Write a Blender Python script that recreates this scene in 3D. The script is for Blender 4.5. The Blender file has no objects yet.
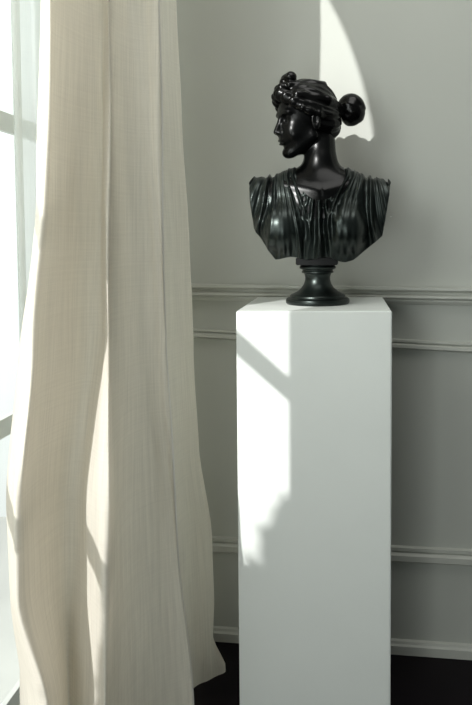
import bpy, bmesh, math, random
import numpy as np
from mathutils import Vector, Matrix
random.seed(3)
C = bpy.context.scene.collection
V3 = Vector
# ------------------------------------------------------------------ camera model
FPX, PX, PY, EYE = 655.0, 345.0, 274.0, 1.04
TH = math.radians(3.1)
def ray(px, py):
    u = (px-PX)/FPX; v = -(py-PY)/FPX
    return V3((u, math.cos(TH)+v*math.sin(TH), v*math.cos(TH)-math.sin(TH)))
def at(px, py, Y):
    d = ray(px, py); t = Y/d.y
    return V3((d.x*t, Y, EYE+d.z*t))
def ground(px, py):
    d = ray(px, py); t = -EYE/d.z
    return V3((d.x*t, d.y*t, 0))
def proj(p):
    dx, dy, dz = p[0], p[1], p[2]-EYE
    zc = dy*math.cos(TH)-dz*math.sin(TH); yc = dy*math.sin(TH)+dz*math.cos(TH)
    return PX+FPX*dx/zc, PY-FPX*yc/zc

# ------------------------------------------------------------------ helpers
def obj(name, me, mat=None, parent=None, smooth=False):
    if isinstance(me, bmesh.types.BMesh):
        bm = me; me = bpy.data.meshes.new(name); bm.normal_update(); bm.to_mesh(me); bm.free()
    o = bpy.data.objects.new(name, me); C.objects.link(o)
    if mat: me.materials.append(mat)
    if parent: o.parent = parent
    if smooth:
        me.polygons.foreach_set('use_smooth', [True]*len(me.polygons))
    return o
def tag(o, label, cat, group=None):
    o['label'] = label; o['category'] = cat
    if group: o['group'] = group
    return o
def struct(o): o['kind'] = 'structure'; return o
def empty(name, loc):
    o = bpy.data.objects.new(name, None); C.objects.link(o); o.location = loc; return o
def box(bm, x0, x1, y0, y1, z0, z1):
    vs = [bm.verts.new((x, y, z)) for x in (x0, x1) for y in (y0, y1) for z in (z0, z1)]
    for f in ((0,1,3,2),(4,6,7,5),(0,4,5,1),(2,3,7,6),(0,2,6,4),(1,5,7,3)):
        bm.faces.new([vs[i] for i in f])
    return vs
def grid_mesh(name, P):
    n, m = len(P), len(P[0]); vs = [tuple(p) for r in P for p in r]
    fs = [(i*m+j, i*m+j+1, (i+1)*m+j+1, (i+1)*m+j) for i in range(n-1) for j in range(m-1)]
    me = bpy.data.meshes.new(name); me.from_pydata(vs, [], fs); return me
def sweep(bm, prof, A, B, up=V3((0,0,1)), out=None):
    """extrude a closed (offset-out, height) profile from A to B"""
    ra = [bm.verts.new(A+out*p[0]+up*p[1]) for p in prof]; rb = [bm.verts.new(B+out*p[0]+up*p[1]) for p in prof]
    n = len(prof)
    for i in range(n): bm.faces.new((ra[i], ra[(i+1)%n], rb[(i+1)%n], rb[i]))
    bm.faces.new(ra[::-1]); bm.faces.new(rb)
    bmesh.ops.recalc_face_normals(bm, faces=bm.faces)

# ------------------------------------------------------------------ materials
def mat(name, col, rough=.6, spec=.5, noise=None, bump=None, metal=0, coat=0):
    m = bpy.data.materials.new(name); m.use_nodes = True; nt = m.node_tree; b = nt.nodes['Principled BSDF']
    b.inputs['Base Color'].default_value = (*col, 1); b.inputs['Roughness'].default_value = rough
    b.inputs['Specular IOR Level'].default_value = spec; b.inputs['Metallic'].default_value = metal
    b.inputs['Coat Weight'].default_value = coat
    tc = nt.nodes.new('ShaderNodeTexCoord')
    if noise:
        sc, amt = noise
        n = nt.nodes.new('ShaderNodeTexNoise'); n.inputs['Scale'].default_value = sc; n.inputs['Detail'].default_value = 5
        nt.links.new(tc.outputs['Object'], n.inputs['Vector'])
        r = nt.nodes.new('ShaderNodeMix'); r.data_type = 'RGBA'
        r.inputs['A'].default_value = (*[c*(1-amt) for c in col], 1); r.inputs['B'].default_value = (*[min(1, c*(1+amt)) for c in col], 1)
        nt.links.new(n.outputs['Fac'], r.inputs['Factor']); nt.links.new(r.outputs['Result'], b.inputs['Base Color'])
    if bump:
        sc, st, di = bump
        n = nt.nodes.new('ShaderNodeTexNoise'); n.inputs['Scale'].default_value = sc; n.inputs['Detail'].default_value = 4
        nt.links.new(tc.outputs['Object'], n.inputs['Vector'])
        bp = nt.nodes.new('ShaderNodeBump'); bp.inputs['Strength'].default_value = st; bp.inputs['Distance'].default_value = di
        nt.links.new(n.outputs['Fac'], bp.inputs['Height']); nt.links.new(bp.outputs['Normal'], b.inputs['Normal'])
    return m
M_wall = mat('wall_paint', (.50,.515,.475), .6, .3, (3, .03), (60, .06, .002))
M_trim = mat('trim_paint', (.53,.54,.495), .45, .4, (5, .02))
M_floor = mat('dark_floor', (.006,.004,.006), .55, .15, (8, .3))
M_ped = mat('white_plinth_paint', (.76,.79,.76), .6, .3, (9, .03), (90, .12, .001))
M_stat = mat('black_statue', (.0018,.002,.002), .27, .18, (14, .2), None, 0, .05)
M_cloth_s = mat('black_statue_drapery', (.0030,.0044,.0040), .34, .50, (14, .2), None)
M_cloth_s.node_tree.nodes['Principled BSDF'].inputs['Specular Tint'].default_value = (.86,1,.95,1)
M_hair = mat('black_statue_hair', (.0015,.0015,.0015), .22, .24, (14, .2), None)
M_terr = mat("terrace_stone", (.66,.67,.64), .8, .2, (4, .15))
M_leaf = mat('leaf', (.05,.10,.03), .5, .4, (9, .3))
M_pot = mat('clay_pot', (.35,.16,.09), .8, .2, (12, .1))
M_frame = mat('window_frame_paint', (.75,.76,.73), .5, .4, (6, .03))
M_plastic = mat('switch_plastic', (.8,.8,.78), .4, .5, (6, .02))

def cloth(name, col, trans, transp, weave=300, wstr=.75, diff=None):
    m = bpy.data.materials.new(name); m.use_nodes = True; nt = m.node_tree; nt.nodes.clear()
    L = nt.links; N = nt.nodes.new
    out = N('ShaderNodeOutputMaterial'); tc = N('ShaderNodeTexCoord')
    uv = N('ShaderNodeUVMap'); sep = N('ShaderNodeMapping'); L.new(uv.outputs['UV'], sep.inputs['Vector'])
    def thread(sx, sy):
        mp = N('ShaderNodeMapping'); mp.inputs['Scale'].default_value = (sx, sy, 1); L.new(uv.outputs['UV'], mp.inputs['Vector'])
        n = N('ShaderNodeTexNoise'); n.inputs['Scale'].default_value = 1; n.inputs['Detail'].default_value = 3; n.inputs['Roughness'].default_value = .7
        L.new(mp.outputs['Vector'], n.inputs['Vector']); return n.outputs['Fac']
    a = thread(weave, 5); b = thread(7, weave)
    add = N('ShaderNodeMath'); add.operation = 'ADD'; 
    hb = N('ShaderNodeMapRange'); hb.inputs['To Min'].default_value = .28; hb.inputs['To Max'].default_value = .72; L.new(b, hb.inputs['Value'])
    L.new(a, add.inputs[0]); L.new(hb.outputs['Result'], add.inputs[1])
    mr = N('ShaderNodeMapRange'); mr.inputs['From Min'].default_value = .65; mr.inputs['From Max'].default_value = 1.35
    L.new(add.outputs[0], mr.inputs['Value'])
    cm = N('ShaderNodeMix'); cm.data_type = 'RGBA'
    cm.inputs['A'].default_value = (*[c*(1-.22*wstr) for c in col], 1); cm.inputs['B'].default_value = (*[min(1, c*(1+.14*wstr)) for c in col], 1)
    L.new(mr.outputs['Result'], cm.inputs['Factor'])
    bp = N('ShaderNodeBump'); bp.inputs['Strength'].default_value = .35*wstr; bp.inputs['Distance'].default_value = .0008; L.new(mr.outputs['Result'], bp.inputs['Height'])
    d = N('ShaderNodeBsdfDiffuse'); t = N('ShaderNodeBsdfTranslucent'); tr = N('ShaderNodeBsdfTransparent')
    for x in (d, t): L.new(cm.outputs['Result'], x.inputs['Color']); L.new(bp.outputs['Normal'], x.inputs['Normal'])
    m1 = N('ShaderNodeMixShader'); m1.inputs['Fac'].default_value = trans; L.new(d.outputs[0], m1.inputs[1]); L.new(t.outputs[0], m1.inputs[2])
    m2 = N('ShaderNodeMixShader'); m2.inputs['Fac'].default_value = transp; L.new(m1.outputs[0], m2.inputs[1]); L.new(tr.outputs[0], m2.inputs[2])
    L.new(m2.outputs[0], out.inputs['Surface']); return m
M_linen = cloth('linen_cloth', (.78,.74,.66), .38, 0.0)
M_sheer = cloth('sheer_cloth', (.86,.90,.88), .62, .30, 700, .3)
def glass():
    m = bpy.data.materials.new('window_glass'); m.use_nodes = True; nt = m.node_tree; nt.nodes.clear()
    o = nt.nodes.new('ShaderNodeOutputMaterial'); a = nt.nodes.new('ShaderNodeBsdfTransparent'); g = nt.nodes.new('ShaderNodeBsdfGlossy')
    g.inputs['Roughness'].default_value = .02; x = nt.nodes.new('ShaderNodeMixShader'); x.inputs['Fac'].default_value = .05
    nt.links.new(a.outputs[0], x.inputs[1]); nt.links.new(g.outputs[0], x.inputs[2]); nt.links.new(x.outputs[0], o.inputs['Surface']); return m
M_glass = glass()

# ------------------------------------------------------------------ room shell
GL, GR = ground(222, 639), ground(472, 657)
wd = (GR-GL).normalized(); wn = V3((wd.y, -wd.x, 0)); wn = wn if wn.y < 0 else -wn
def wallpt(x, z=0): return V3((x, GL.y+(x-GL.x)*wd.y/wd.x, z))
def wall_at(px, py):
    d = ray(px, py); n = wn; t = (wallpt(0, EYE)-V3((0,0,EYE))).dot(n)/d.dot(n); return V3((0,0,EYE))+d*t
XL, XI = -.70, -.66           # outer / inner face of the window wall
CEIL = 2.9
bm = bmesh.new()
A, B = wallpt(XL-.0), wallpt(3.2)
prof = [(0,0),(0,CEIL),(-.1,CEIL),(-.1,0)]
sweep(bm, prof, A, B, out=wn)
struct(obj('wall_back', bm, M_wall))
bm = bmesh.new(); box(bm, XL, 3.2, -3.5, 2.1, -.05, 0); struct(obj('floor', bm, M_floor))
bm = bmesh.new(); box(bm, -6, XL, -6, 2.4, -.05, 0); struct(obj('floor_terrace', bm, M_terr))

# window wall with two arched openings
W = [(.186, .950, .30, 1.865), (.976, 1.60, .05, 1.865)]   # y0, y1, sill, spring
bm = bmesh.new()
def arch(w, y):
    y0, y1, s, sp = w; c = (y0+y1)/2; r = (y1-y0)/2
    return sp+math.sqrt(max(0, r*r-(y-c)**2))
YB = wallpt(XL).y
box(bm, XL, XI, -3.5, W[0][0], 0, CEIL); box(bm, XL, XI, W[0][1], W[1][0], 0, CEIL); box(bm, XL, XI, W[1][1], YB, 0, CEIL)
for w in W:
    box(bm, XL, XI, w[0], w[1], 0, w[2])
    n = 48
    for i in range(n):
        ya = w[0]+(w[1]-w[0])*(1-math.cos(math.pi*i/n))/2; yb = w[0]+(w[1]-w[0])*(1-math.cos(math.pi*(i+1)/n))/2
        za, zb = arch(w, ya), arch(w, yb)
        vs = [bm.verts.new(p) for p in ((XL,ya,za),(XI,ya,za),(XI,yb,zb),(XL,yb,zb),(XL,ya,CEIL),(XI,ya,CEIL),(XI,yb,CEIL),(XL,yb,CEIL))]
        for f in ((0,1,2,3),(4,7,6,5),(0,3,7,4),(1,5,6,2)): bm.faces.new([vs[k] for k in f])
struct(obj('wall_left', bm, M_wall))
for k, w in enumerate(W):
    bm = bmesh.new(); xa, xb = XL+.004, XL+.016
    BARS = [.82, 1.275, 1.73] if k == 0 else [.66, 1.275, 1.89]
    for z in BARS:
        if k == 0 or True: box(bm, xa, xb, w[0], w[1], z-.019, z+.019)
    box(bm, xa, xb, w[0], w[1], w[2], w[2]+.05)
    if k: box(bm, xa, xb, 1.036, 1.20, w[2], w[3]+.2)
    fr = struct(obj('window_%d' % (k+1), bm, M_frame))
    c = (w[0]+w[1])/2; r = (w[1]-w[0])/2
    pts = [(w[0], w[2])]+[(c-r*math.cos(math.pi*i/40), w[3]+r*math.sin(math.pi*i/40)) for i in range(41)]+[(w[1], w[2])]
    bm = bmesh.new(); a_ = [bm.verts.new((XL+.009, y, z)) for y, z in pts]; b_ = [bm.verts.new((XL+.011, y, z)) for y, z in pts]
    bm.faces.new(a_); bm.faces.new(b_[::-1])
    obj('window_pane', bm, M_glass, fr)

# mouldings on the back wall, end heights measured on the picture
def trim(name, pl, pr, prof, m=M_trim):
    a = wall_at(*pl); b = wall_at(*pr); s = (b.z-a.z)/(b.x-a.x)
    A = wallpt(XI, a.z+s*(XI-a.x)); B = wallpt(3.2, b.z)
    # straight to the right picture edge and level beyond
    R = wallpt(b.x+.05, b.z+s*.05)
    bm = bmesh.new(); sweep(bm, prof, A, R, out=wn); B.z = R.z; sweep(bm, prof, R, B, out=wn)
    return struct(obj(name, bm, m))
def moul(w, h, d):   # stacked profile hanging down from the top line; w out, h height
    P = [(0,0),(w,0),(w,-.16*h),(w*.62,-.30*h),(w*.55,-.42*h),(w*.95,-.52*h),(w*.95,-.62*h),(w*.45,-.74*h),(w*.45,-.84*h),(w*.25,-h),(0,-h)]
    return P
trim('trim_1', (192,283.5), (472,287.5), moul(.026, .042, 0))
trim('trim_2', (195,328), (442,341), [(0,0),(.009,-.001),(.009,-.006),(.004,-.009),(.013,-.013),(.013,-.020),(0,-.025)])
trim('trim_3', (215,536), (472,549), [(0,0),(.009,-.002),(.009,-.010),(.005,-.014),(.014,-.020),(.014,-.034),(.006,-.040),(0,-.042)])
bb = [(0,.034),(.007,.032),(.009,.026),(.013,.022),(.013,0),(0,0)]
bm = bmesh.new(); sweep(bm, bb, wallpt(XI), wallpt(3.2), out=wn); struct(obj('baseboard_back', bm, M_trim))

p = wall_at(391, 217); bm = bmesh.new(); bmesh.ops.create_uvsphere(bm, u_segments=16, v_segments=10, radius=.0022)
for v in bm.verts: v.co.y *= .6
nl = obj('nail', bm, M_frame, None, True); nl.location = p+wn*.001
tag(nl, 'tiny pale nail head in the wall just right of the black bust', 'nail')
# ------------------------------------------------------------------ pedestal
ZP = .90
YF = 1.26
xl = at(236, 312, YF).x; xr = at(392, 312.5, YF).x
PW = xr-xl
ped = empty('pedestal', ((xl+xr)/2, YF+PW/2, 0))
tag(ped, 'tall white square pedestal standing on the dark floor by the curtain, carrying the black bust', 'pedestal')
bm = bmesh.new(); h = PW/2; box(bm, -h, h, -h, h, .0, ZP)
bmesh.ops.bevel(bm, geom=bm.edges[:], offset=.0022, segments=2, affect='EDGES')
obj('shaft', bm, M_ped, ped)

# ------------------------------------------------------------------ bust (signed distance sculpting + surface nets)
def smin(a, b, k):
    h = np.clip(.5+.5*(b-a)/k, 0, 1); return b*(1-h)+a*h-k*h*(1-h)
def smax(a, b, k): return -smin(-a, -b, k)
def ell(x, y, z, c, r):
    a, b, d = (x-c[0])/r[0], (y-c[1])/r[1], (z-c[2])/r[2]
    k0 = np.sqrt(a*a+b*b+d*d)+1e-9; k1 = np.sqrt((a/r[0])**2+(b/r[1])**2+(d/r[2])**2)+1e-9
    return k0*(k0-1)/k1
def sph(x, y, z, c, r): return np.sqrt((x-c[0])**2+(y-c[1])**2+(z-c[2])**2)-r
def cap(x, y, z, a, b, ra, rb=None):
    rb = ra if rb is None else rb
    d = (b[0]-a[0], b[1]-a[1], b[2]-a[2]); L = d[0]**2+d[1]**2+d[2]**2
    t = np.clip(((x-a[0])*d[0]+(y-a[1])*d[1]+(z-a[2])*d[2])/L, 0, 1)
    return np.sqrt((x-a[0]-t*d[0])**2+(y-a[1]-t*d[1])**2+(z-a[2]-t*d[2])**2)-(ra+(rb-ra)*t)
def nets(name, fn, lo, hi, res):
    ax = [np.arange(lo[i], hi[i]+res, res, dtype=np.float32) for i in range(3)]
    X, Y, Z = np.meshgrid(*ax, indexing='ij')
    D = fn(X, Y, Z).astype(np.float32)
    D[0]=D[-1]=1; D[:,0]=D[:,-1]=1; D[:,:,0]=D[:,:,-1]=1
    S = D < 0
    n = [s-1 for s in D.shape]
    cs = [S[i:i+n[0], j:j+n[1], k:k+n[2]] for i in (0,1) for j in (0,1) for k in (0,1)]
    cnt = sum(c.astype(np.int8) for c in cs); act = (cnt > 0) & (cnt < 8)
    idx = -np.ones(act.shape, np.int64); I = np.argwhere(act); idx[act] = np.arange(len(I))
    acc = np.zeros((len(I), 3)); num = np.zeros(len(I))
    co = [(i,j,k) for i in (0,1) for j in (0,1) for k in (0,1)]
    for a in co:
        for d in range(3):
            if a[d]: continue
            b = list(a); b[d] = 1
            va = D[I[:,0]+a[0], I[:,1]+a[1], I[:,2]+a[2]]; vb = D[I[:,0]+b[0], I[:,1]+b[1], I[:,2]+b[2]]
            m = (va < 0) != (vb < 0); t = np.where(m, va/(va-vb+1e-20), 0)
            p = np.tile(np.array(a, float), (len(I), 1)); p[:,d] += t
            acc[m] += p[m]; num[m] += 1
    P = (I+acc/num[:,None])*res+np.array(lo)
    quads = []
    for d in range(3):
        e, f = (d+1)%3, (d+2)%3
        s0 = [slice(None)]*3; s1 = [slice(None)]*3; s0[d] = slice(0,-1); s1[d] = slice(1,None)
        ch = S[tuple(s0)] != S[tuple(s1)]; E = np.argwhere(ch)
        E = E[(E[:,e] > 0) & (E[:,f] > 0)]; ins = S[E[:,0],E[:,1],E[:,2]]
        q = []
        for (a, b) in ((-1,-1),(0,-1),(0,0),(-1,0)):
            G = E.copy(); G[:,e] += a; G[:,f] += b; q.append(idx[G[:,0],G[:,1],G[:,2]])
        q = np.stack(q, 1); q[~ins] = q[~ins][:, ::-1]; quads.append(q)
    Q = np.concatenate(quads); Q = Q[(Q >= 0).all(1)]
    me = bpy.data.meshes.new(name)
    me.vertices.add(len(P)); me.vertices.foreach_set('co', P.astype(np.float32).ravel())
    me.loops.add(Q.size); me.loops.foreach_set('vertex_index', Q.ravel().astype(np.int32))
    me.polygons.add(len(Q)); me.polygons.foreach_set('loop_start', (np.arange(len(Q))*4).astype(np.int32)); me.polygons.foreach_set('loop_total', np.full(len(Q), 4, np.int32))
    me.update(calc_edges=True); me.validate(); return me

U = 1.41/655
def bx(px): return (px-317.5)*U
def bz(py): return (304-py)*U
PSI = math.radians(64); PIT = math.radians(5)
HC = (-.026, .004, .392)
def headco(x, y, z):
    X, Y, Z = x-HC[0], y-HC[1], z-HC[2]
    f = -X*math.sin(PSI)-Y*math.cos(PSI); s = X*math.cos(PSI)-Y*math.sin(PSI)
    return f*math.cos(PIT)-Z*math.sin(PIT), s, Z*math.cos(PIT)+f*math.sin(PIT)

def torso(x, y, z):
    d = ell(x, y, z, (.002, .004, .175), (.128, .070, .125))
    sh = cap(x, y, z, (-.125, .004, .217), (-.045, .006, .233), .044, .038)
    sh2 = cap(x, y, z, (.133, .010, .208), (.050, .006, .240), .045, .040)
    d = smin(d, smin(sh, sh2, .02), .03)
    for sx in (-1, 1):
        d = smin(d, cap(x, y, z, (sx*.13, .01, .215), (sx*.115+.004, .012, .13), .046, .040), .03)
        d = smin(d, ell(x, y, z, (sx*.066-.006, -.050, .162), (.043, .040, .044)), .022)
        d = smin(d, cap(x, y, z, (.006, .014, .272), (sx*.070+.004, .008, .240+.004*sx), .020, .024), .020)   # trapezius
    return d
def neck(x, y, z):
    return smin(cap(x, y, z, (.004, .014, .352), (.0065, .006, .300), .0335, .0345), cap(x, y, z, (.0065, .006, .300), (.0070, .000, .245), .0345, .040), .01)
def figure(x, y, z):
    f, s, h = headco(x, y, z); a = np.abs(s)
    d = ell(f, s, h, (-.006, 0, .022), (.062, .050, .058))
    face = ell(f, s, h, (.019, 0, -.018), (.0395, .0375, .055))
    d = smin(d, face, .018)
    d = smin(d, ell(f, a, h, (.034, .020, -.028), (.020, .016, .018)), .014)            # cheeks
    d = smin(d, cap(f, a, h, (.000, .036, -.036), (.038, .009, -.066), .011, .010), .014)   # jaw
    d = smin(d, ell(f, s, h, (.0455, 0, -.068), (.0125, .0125, .011)), .010)             # chin
    d = smin(d, ell(f, a, h, (.0480, .016, .0135), (.009, .019, .0050)), .010)           # brow
    d = smax(d, -ell(f, a, h, (.0600, .0195, .0000), (.0135, .0145, .0095)), .005)       # sockets
    eye = sph(f, a, h, (.0400, .0190, -.0005), .0100)
    d = smin(d, eye, .0015)
    lid = np.abs(sph(f, a, h, (.0400, .0190, -.0005), .0108))-.0009
    lid = np.maximum(lid, .0028-(h+.0010)+.0*f); d = smin(d, lid, .0015)
    lid2 = np.abs(sph(f, a, h, (.0400, .0190, -.0005), .0106))-.0008
    lid2 = np.maximum(lid2, (h+.0055)); d = smin(d, lid2, .0015)
    nose = cap(f, s, h, (.0520, 0, .010), (.0672, 0, -.0235), .0050, .0066)
    nose = smin(nose, ell(f, a, h, (.0600, .0062, -.0262), (.0072, .0048, .0046)), .004)
    d = smin(d, nose, .0055)
    d = smax(d, -ell(f, a, h, (.0625, .0036, -.0305), (.0035, .0018, .0025)), .001)
    d = smin(d, ell(f, s, h, (.0535, 0, -.040), (.0080, .0130, .0100)), .010)            # muzzle
    d = smin(d, ell(f, a, h, (.0600, .0034, -.0415), (.0042, .0072, .0025)), .0022)      # upper lip
    d = smin(d, ell(f, s, h, (.0585, 0, -.0488), (.0046, .0088, .0031)), .0022)          # lower lip
    d = smax(d, -ell(f, s, h, (.0635, 0, -.0449), (.0040, .0100, .0007)), .0018)
    d = smax(d, -ell(f, s, h, (.0600, 0, -.0560), (.0050, .0100, .0028)), .004)
    # ear
    ear = ell(f, a, h, (-.001, .0530, -.009), (.0100, .0060, .0175))
    ear = smax(ear, -ell(f, a, h, (.001, .0590, -.007), (.0060, .0055, .0115)), .002)
    ear = smin(ear, ell(f, a, h, (-.001, .0505, -.022), (.0050, .0040, .0052)), .003)
    d = smin(d, ear, .003)
    nk = neck(x, y, z); d = smin(d, nk, .005)
    t = torso(x, y, z)+.001
    t = np.maximum(t, np.abs(x)-.10); t = np.maximum(t, .18-z); t = np.maximum(t, y-.05)
    # collar bones
    cb = cap(x, y, z, (.004, -.050, .236), (-.07, -.035, .252), .006, .005)
    cb = np.minimum(cb, cap(x, y, z, (.016, -.050, .236), (.08, -.03, .250), .006, .005))
    t = smin(t, cb+.0025, .018)
    return smin(d, t, .018)

def scoop(x, z):     # < 0 inside the neckline
    return np.sqrt(((x-.008)/.052)**2+((z-.290)/.071)**2)-1
def folds(x, y, z):
    te = np.clip((.270-z)/(.270-.09), 0, 1)
    L = x < .006
    wob = .0020*np.sin(34*z+14*x)
    xx = x+wob-.006
    # lines fan from the shoulders down and inwards on both sides
    top = np.where(L, -.052, .060)
    u = (xx-top*(1-te)**1.3)/(.30*(1-te)+.95*te+.05)
    br = np.exp(-(((x+.070)/.030)**2+((z-.172)/.034)**2))+np.exp(-(((x-.068)/.028)**2+((z-.170)/.034)**2))
    ph = 2*math.pi*u/.0400+1.5*np.sin(24*u+1)
    sh = 2*np.exp(-2.6*np.sin(ph/2)**2)-1.1
    amp = .55+.45*np.sin(47*u+2.2)
    g = .0062*sh*amp+.0010*np.sin(2.6*ph+10*z)*np.sin(30*u)
    cv = np.exp(-((x-.006)/.026)**2)*np.clip((.240-z)/.02, 0, 1)
    vs = (x-.006)/(.30+.75*te)
    g = g*(1-.9*np.clip(br, 0, 1))*(1-.8*cv)+cv*.0062*np.sin(2*math.pi*np.abs(vs)/.024+1.2)
    g = g*np.clip((.300-z)/.04, .3, 1)
    return g
def tunic(x, y, z):
    t = torso(x, y, z)
    g = folds(x, y, z)
    d = t-.0035-g
    # cut flat ends of the shoulders and the waist line
    left = (-x-(.143+.10*(z-.262)-.56*np.maximum(0, .162-z)))*.9
    right = (x-(.155+.16*(z-.252)-1.05*np.maximum(0, .145-z)))*.8
    d = smax(d, left, .003); d = smax(d, right, .003)
    bot = (.0985-.20*np.clip(x-.03, 0, .03)+.003*np.sin(90*x))-z
    d = smax(d, bot, .002)
    d = smax(d, y-.055, .004)
    sc = -scoop(x, z)*.055
    d = np.where(y < .02, smax(d, sc, .003), d)
    d = smax(d, z-.292, .003)
    # rolled border of the neckline
    return d
def hair(x, y, z):
    f, s, h = headco(x, y, z); a = np.abs(s)
    phi = np.arctan2(a, h-.005)
    wav = .0016*np.sin(11*phi+50*f+1.2*np.sin(60*f))+.0006*np.sin(27*phi+90*f)
    d = ell(f, s, h, (-.010, 0, .020), (.067, .0555, .0655))
    d = smin(d, ell(f, s, h, (-.040, 0, -.010), (.036, .044, .040)), .02)
    # keep behind the hairline
    line = (f-.030)+.55*(-(h-.045))*1.0
    d = smax(d, line*.85, .004)
    d = smax(d, -(h+.052)+.25*(f+.04), .006)
    ear = ell(f, a, h, (.010, .056, -.022), (.023, .022, .034)); d = smax(d, -ear, .006)
    d = d-wav
    # waved roll around the face
    P = [(.0545,.000,.054,.0115),(.0530,.012,.050,.0115),(.0470,.025,.043,.0115),(.0370,.037,.033,.0105),(.024,.046,.021,.0095),(.010,.0505,.012,.0085),(-.008,.052,.008,.0075)]
    for i in range(len(P)-1):
        p, q = P[i], P[i+1]
        c = cap(f, a, h, p[:3], q[:3], p[3], q[3])
        tt = 2*math.pi*(a*1.0+.6*(.05-h))/.0175
        c = c-.0015*np.sin(tt+120*(f-.04))
        d = smin(d, c, .007)
    # a second strand sweeping back above the ear towards the bun
    d = smin(d, cap(f, a, h, (.030,.040,.046), (-.035,.047,.034), .0105, .009)-.0005*np.sin(150*f+90*h), .005)
    d = smin(d, cap(f, a, h, (-.035,.047,.034), (-.078,.012,.022), .009, .010), .006)
    d = smin(d, cap(f, a, h, (-.010,.053,.004), (-.076,.014,.012), .0075, .010)-.0004*np.sin(160*f), .006)
    d = smin(d, cap(f, a, h, (.036,.018,.070), (-.040,.022,.072), .0085, .006)-.0004*np.sin(140*f), .006)
    # bow of hair on the crown
    kn = ell(f, a, h, (.030,.010,.0865), (.0135,.0145,.0125))-.0008*np.sin(420*a+200*h)
    kn = smin(kn, ell(f, s, h, (.040,0,.078), (.011,.009,.011)), .004)
    d = smin(d, kn, .004)
    d = smin(d, ell(f, a, h, (.050,.008,.066), (.011,.011,.010)), .006)
    # tie to the bun
    d = smin(d, cap(f, s, h, (-.066,0,.018), (-.090,0,.020), .0125, .0120), .007)
    return d
BUN = (-.1125, 0, .0215)
def bun(x, y, z):
    f, s, h = headco(x, y, z)
    F, H = f-BUN[0], h-BUN[2]
    an = np.arctan2(s, H); 
    d = ell(f, s, h, BUN, (.0315, .032, .0350))
    return d-.0007*np.sin(4*an+130*F)-.0003*np.sin(9*an+210*F)

root = empty('bust_sculpture', ((xl+xr)/2+.001, YF+PW/2, ZP))
tag(root, 'glossy black classical bust of a woman with hair bun and draped tunic on white pedestal', 'sculpture')
SZ = .0475   # sculpture figure grid starts above the socle
obj('figure', nets('figure', figure, (-.125, -.12, .17), (.115, .09, .49), .0013), M_stat, root, True)
obj('tunic', nets('tunic', tunic, (-.18, -.125, .07), (.18, .075, .31), .0013), M_cloth_s, root, True)
hr = obj('hair', nets('hair', hair, (-.125, -.09, .32), (.085, .09, .51), .0012), M_hair, root, True)
obj('hair_bun', nets('hair_bun', bun, (.02, -.02, .35), (.13, .11, .475), .0012), M_hair, hr, True)
# socle: moulded round foot with a small square block on top
prof = [(0,0),(.0660,0),(.0683,.002),(.0690,.006),(.0680,.0105),(.0640,.0135),(.0600,.0145),(.0600,.0175),(.0585,.0195),(.0520,.0225),(.0430,.0275),(.0355,.0340),(.0300,.0420),(.0272,.0510),(.0268,.0570),(.0285,.0630),(.0300,.0655),(.0345,.0670),(.0345,.0695),(.0325,.0715),(.0330,.0735),(.0385,.0755),(.0395,.0785),(.0380,.0815),(.0345,.0835),(.0345,.0850),(0,.0850)]
bm = bmesh.new(); n = 72; rings = []
for r, z in prof:
    rings.append([bm.verts.new((max(r, 1e-4)*math.cos(2*math.pi*i/n), max(r, 1e-4)*math.sin(2*math.pi*i/n), z)) for i in range(n)])
for a, b in zip(rings, rings[1:]):
    for i in range(n): bm.faces.new((a[i], a[(i+1)%n], b[(i+1)%n], b[i]))
soc = obj('socle', bm, M_cloth_s, root, True)
md = soc.modifiers.new('edge', 'EDGE_SPLIT'); md.split_angle = math.radians(40)
bm = bmesh.new(); box(bm, -.044, .044, -.044, .044, .0845, .0995)
bmesh.ops.bevel(bm, geom=bm.edges[:], offset=.0015, segments=2, affect='EDGES')
obj('socle_block', bm, M_stat, root)

# ------------------------------------------------------------------ curtains
def lerp(tab, v):
    if v <= tab[0][0]: return tab[0][1]
    for (a, x), (b, y) in zip(tab, tab[1:]):
        if v <= b:
            t = (v-a)/(b-a); t = t*t*(3-2*t)*.5+t*.5; return x+(y-x)*t
    return tab[-1][1]
def catmull(P, n):
    out = []
    Q = [P[0]]+P+[P[-1]]
    for i in range(1, len(Q)-2):
        p0, p1, p2, p3 = (V3(q) for q in Q[i-1:i+3])
        for k in range(n):
            t = k/n
            out.append(.5*((2*p1)+(p2-p0)*t+(2*p0-5*p1+4*p2-p3)*t*t+(3*p1-p0-3*p2+p3)*t**3))
    out.append(V3(Q[-2])); return out
def curtain_mesh(name, st, z0, z1, rows, sub, fray=None, thick=None, wr=.0):
    R = []
    for i in range(rows+1):
        z = z0+(z1-z0)*i/rows; pts = []
        for px_t, y_t in st:
            py = 239+(EYE-z)*600
            for _ in range(14):
                Y = lerp(y_t, py); X = at(lerp(px_t, py), py, Y).x; py = .5*py+.5*proj((X, Y, z))[1]
            Y = lerp(y_t, py); pts.append((at(lerp(px_t, py), py, Y).x, Y, z))
        row = catmull(pts, sub)
        for j, p in enumerate(row):
            if wr:
                p.y += wr*(math.sin(j*.83+z*9+2*math.sin(z*5+j*.2))*.5+math.sin(j*.31-z*14+math.sin(j*.5))*.5)
                p.x += wr*.5*math.sin(j*.4+z*11)
        R.append(row)
    me = grid_mesh(name, R)
    uvl = me.uv_layers.new(name='UVMap'); n, m = len(R), len(R[0])
    cum = [0]
    for j in range(1, m): cum.append(cum[-1]+(R[n//2][j]-R[n//2][j-1]).length)
    for l in me.loops:
        i, j = divmod(l.vertex_index, m); uvl.data[l.index].uv = (cum[j], R[i][j].z)
    return me
T = lambda *a: list(a)
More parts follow.
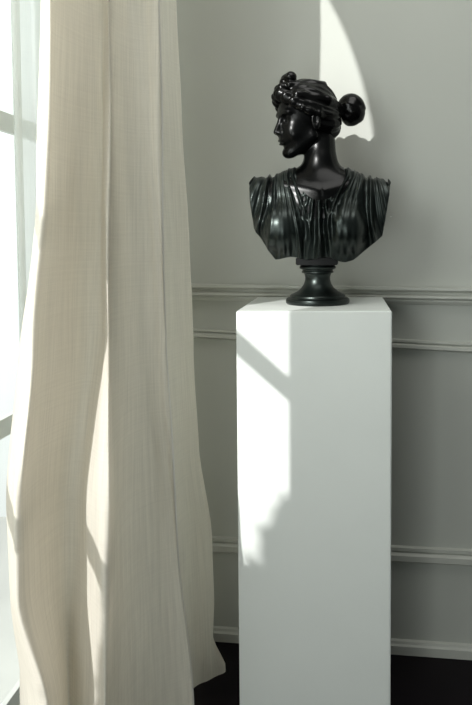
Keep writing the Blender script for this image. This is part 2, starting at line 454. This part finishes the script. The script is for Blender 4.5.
st = [
 (T((0,52),(200,48),(350,34),(500,20),(705,20)),            T((0,1.220),(705,1.140))),
 (T((0,41),(200,37),(350,20),(500,8),(600,8),(705,24)),     T((0,1.065),(705,0.995))),
 (T((0,45),(200,40),(350,25),(500,12),(600,14),(705,38)),   T((0,0.990),(350,0.960),(500,0.925),(705,0.915))),
 (T((0,52),(200,46),(350,36),(500,20),(600,22),(705,50)),   T((0,0.975),(350,0.945),(500,0.917),(705,0.907))),
 (T((0,56),(200,54),(350,46),(500,38),(600,40),(705,60)),   T((0,1.010),(350,0.995),(500,0.975),(705,0.970))),
 (T((0,80),(350,72),(500,64),(705,68)),                     T((0,1.075),(350,1.065),(500,1.045),(705,1.040))),
 (T((0,100),(330,98),(500,80),(705,78)),                    T((0,1.110),(330,1.100),(500,1.040),(705,1.015))),
 (T((0,105),(330,105),(500,92),(705,92)),                   T((0,1.110),(330,1.066),(420,1.022),(500,1.005),(705,.980))),
 (T((0,109),(330,109),(500,107),(705,106)),                 T((0,1.100),(330,1.044),(500,.980),(600,.962),(705,.955))),
 (T((0,113),(330,113),(500,114),(705,113)),                 T((0,1.120),(330,1.080),(500,1.020),(705,1.010))),
 (T((0,126),(350,128),(705,130)),                           T((0,1.160),(705,1.115))),
 (T((0,143),(350,147),(705,160)),                           T((0,1.175),(350,1.180),(705,1.195))),
 (T((0,153),(350,160),(550,172),(705,186)),                 T((0,1.175),(350,1.185),(705,1.230))),
 (T((0,158),(350,165),(550,178),(705,192)),                 T((0,1.185),(350,1.195),(705,1.245))),
 (T((0,147),(350,155),(550,168),(705,181)),                 T((0,1.260),(705,1.320))),
 (T((0,158),(350,172),(540,185),(705,190)),                 T((0,1.380),(600,1.420),(705,1.440))),
 (T((0,170),(250,182),(350,187),(450,192),(540,205),(600,208),(705,210)), T((0,1.440),(600,1.470),(705,1.490))),
 (T((0,176),(130,183),(250,189),(350,194),(450,199),(540,212),(600,215),(640,213),(665,226),(705,222)), T((0,1.480),(705,1.520))),
 (T((0,168),(250,180),(350,184),(450,188),(540,200),(705,206)), T((0,1.540),(705,1.560))),
 (T((0,125),(705,135)),                                     T((0,1.585),(705,1.600))),
]
me = curtain_mesh('drape', st, .006, 2.55, 150, 6, wr=.0034)
cur = empty('linen_curtain', (-.36, 1.2, 0)); tag(cur, 'long beige linen curtain hanging in deep folds to the floor, left of the pedestal', 'curtain')
def local(o, root): o.matrix_parent_inverse = Matrix.Translation(-root.location); return o
d = local(obj('drape', me, M_linen, cur, True), cur)
# rolled leading edge of the front fold
m_ = len(st)-1; vs_ = me.vertices; mm = m_*6+1; j = 13*6
hp = bmesh.new(); prev = None
for i in range(151):
    c = vs_[i*mm+j].co+V3((.0005,-.0015,0))
    ring = [hp.verts.new(c+V3((.0030*math.cos(2*math.pi*k/8), .0030*math.sin(2*math.pi*k/8), 0))) for k in range(8)]
    if prev:
        for k in range(8): hp.faces.new((prev[k], prev[(k+1)%8], ring[(k+1)%8], ring[k]))
    prev = ring
M_hem = mat('linen_hem', (.84,.82,.77), .9, .1, (200, .06))
he = local(obj('side_hem', hp, M_hem, cur, True), cur); he['label'] = 'pale rolled side hem'
R = []
rows = 90; cols = 120
for i in range(rows+1):
    z = .01+2.5*i/rows; row = []
    for j in range(cols+1):
        t = j/cols; y = 1.20+.44*t
        x = -.61+.014*math.sin(t*30+.5*math.sin(z*1.5))+.007*math.sin(t*71+1)
        row.append(V3((x, y, z)))
    R.append(row)
me = grid_mesh('sheer', R); uvl = me.uv_layers.new(name='UVMap')
for l in me.loops:
    i, j = divmod(l.vertex_index, cols+1); uvl.data[l.index].uv = (j/cols*1.1, R[i][j].z)
shr = empty('sheer_curtain', (-.575, 1.4, 0)); tag(shr, 'thin white sheer curtain in front of the bright window at the left edge', 'curtain')
local(obj('sheer_cloth', me, M_sheer, shr, True), shr)
# ------------------------------------------------------------------ unseen shrub, added and shaped to shade the low sun
tree = empty('potted_shrub', (-1.36, -1.16, 0)); tag(tree, 'upright green shrub in a clay pot on the terrace outside the window', 'plant')
bm = bmesh.new(); rnd = random.Random(5)
for k in range(3600):
    v = V3((rnd.gauss(0,1), rnd.gauss(0,1), rnd.gauss(0,1))).normalized()*(rnd.random()**.3)
    c = V3((v.x*.13, v.y*.25, 1.15+v.z*.61))
    q = Matrix.Rotation(rnd.random()*6.28, 3, 'Z') @ Matrix.Rotation(rnd.random()*3, 3, 'X'); s = .028+.02*rnd.random()
    vs = [bm.verts.new(c+q @ V3(p)*s) for p in ((0,-1,0),(.5,0,.15),(0,1,0),(-.5,0,.15))]; bm.faces.new(vs)
obj('foliage', bm, M_leaf, tree)
bm = bmesh.new(); bmesh.ops.create_cone(bm, cap_ends=True, segments=12, radius1=.02, radius2=.014, depth=.7, matrix=Matrix.Translation((0,0,.65)))
obj('stem', bm, M_pot, tree)
bm = bmesh.new(); bmesh.ops.create_cone(bm, cap_ends=True, segments=32, radius1=.15, radius2=.20, depth=.34, matrix=Matrix.Translation((0,0,.17)))
obj('pot', bm, M_pot, tree)

# ------------------------------------------------------------------ light
SUN = V3((.55, 1, -.50)).normalized()
l = bpy.data.lights.new('sun', 'SUN'); l.energy = 4.4; l.angle = math.radians(.53); l.color = (1, .995, .97)
o = bpy.data.objects.new('sun', l); C.objects.link(o); o.rotation_euler = SUN.to_track_quat('-Z', 'Y').to_euler()
w = bpy.data.worlds.new('world'); bpy.context.scene.world = w; w.use_nodes = True
nt = w.node_tree; bg = nt.nodes['Background']; bg.inputs['Color'].default_value = (.93, 1, .96, 1)
tc = nt.nodes.new('ShaderNodeTexCoord'); dt = nt.nodes.new('ShaderNodeVectorMath'); dt.operation = 'DOT_PRODUCT'
dt.inputs[1].default_value = V3((-.85, .32, .25)).normalized(); nt.links.new(tc.outputs['Generated'], dt.inputs[0])
mr = nt.nodes.new('ShaderNodeMapRange'); mr.interpolation_type = 'SMOOTHSTEP'
for k, v in zip(('From Min', 'From Max', 'To Min', 'To Max'), (.15, .85, .12, 1.35)): mr.inputs[k].default_value = v
nt.links.new(dt.outputs['Value'], mr.inputs['Value']); nt.links.new(mr.outputs['Result'], bg.inputs['Strength'])
# added fill light left of the camera; the wall there has no window
l = bpy.data.lights.new('window_daylight', 'AREA'); l.shape = 'RECTANGLE'; l.size = .9; l.size_y = 1.1; l.energy = 16.5; l.color = (.95, 1, .97)
o = bpy.data.objects.new('window_daylight', l); C.objects.link(o); o.location = (-.64, -.45, .75)
o.rotation_euler = V3((.75, 1, -.03)).to_track_quat('-Z', 'Z').to_euler()

# skylight through the first window
l = bpy.data.lights.new('window_skylight', 'AREA'); l.shape = 'RECTANGLE'; l.size = 1.1; l.size_y = .74; l.energy = 16; l.color = (.95, 1, .97)
o = bpy.data.objects.new('window_skylight', l); C.objects.link(o); o.location = (-.74, .57, 1.55)
o.rotation_euler = V3((1, .25, -.05)).to_track_quat('-Z', 'Y').to_euler()
# added overhead fill, unseen, brightens the upper wall and curtain
l = bpy.data.lights.new('ceiling_lamp', 'AREA'); l.shape = 'DISK'; l.size = 1.1; l.energy = 11; l.color = (1, .99, .95)
o = bpy.data.objects.new('ceiling_lamp', l); C.objects.link(o); o.location = (.15, .75, 2.75)
o.rotation_euler = V3((-.05, .45, -1)).to_track_quat('-Z', 'Y').to_euler()
cam = bpy.data.cameras.new('camera'); co = bpy.data.objects.new('camera', cam); C.objects.link(co)
co.location = (0, 0, EYE); co.rotation_euler = (math.pi/2-TH, 0, 0)
cam.sensor_fit = 'VERTICAL'; cam.sensor_height = 36; cam.sensor_width = 36; cam.lens = FPX/705*36
cam.shift_x = -(PX-236)/705; cam.shift_y = -(352.5-PY)/705; cam.clip_start = .02
S = bpy.context.scene; S.camera = co
S.view_settings.view_transform = 'Standard'; S.view_settings.look = 'None'; S.view_settings.gamma = 1; S.view_settings.exposure = 0
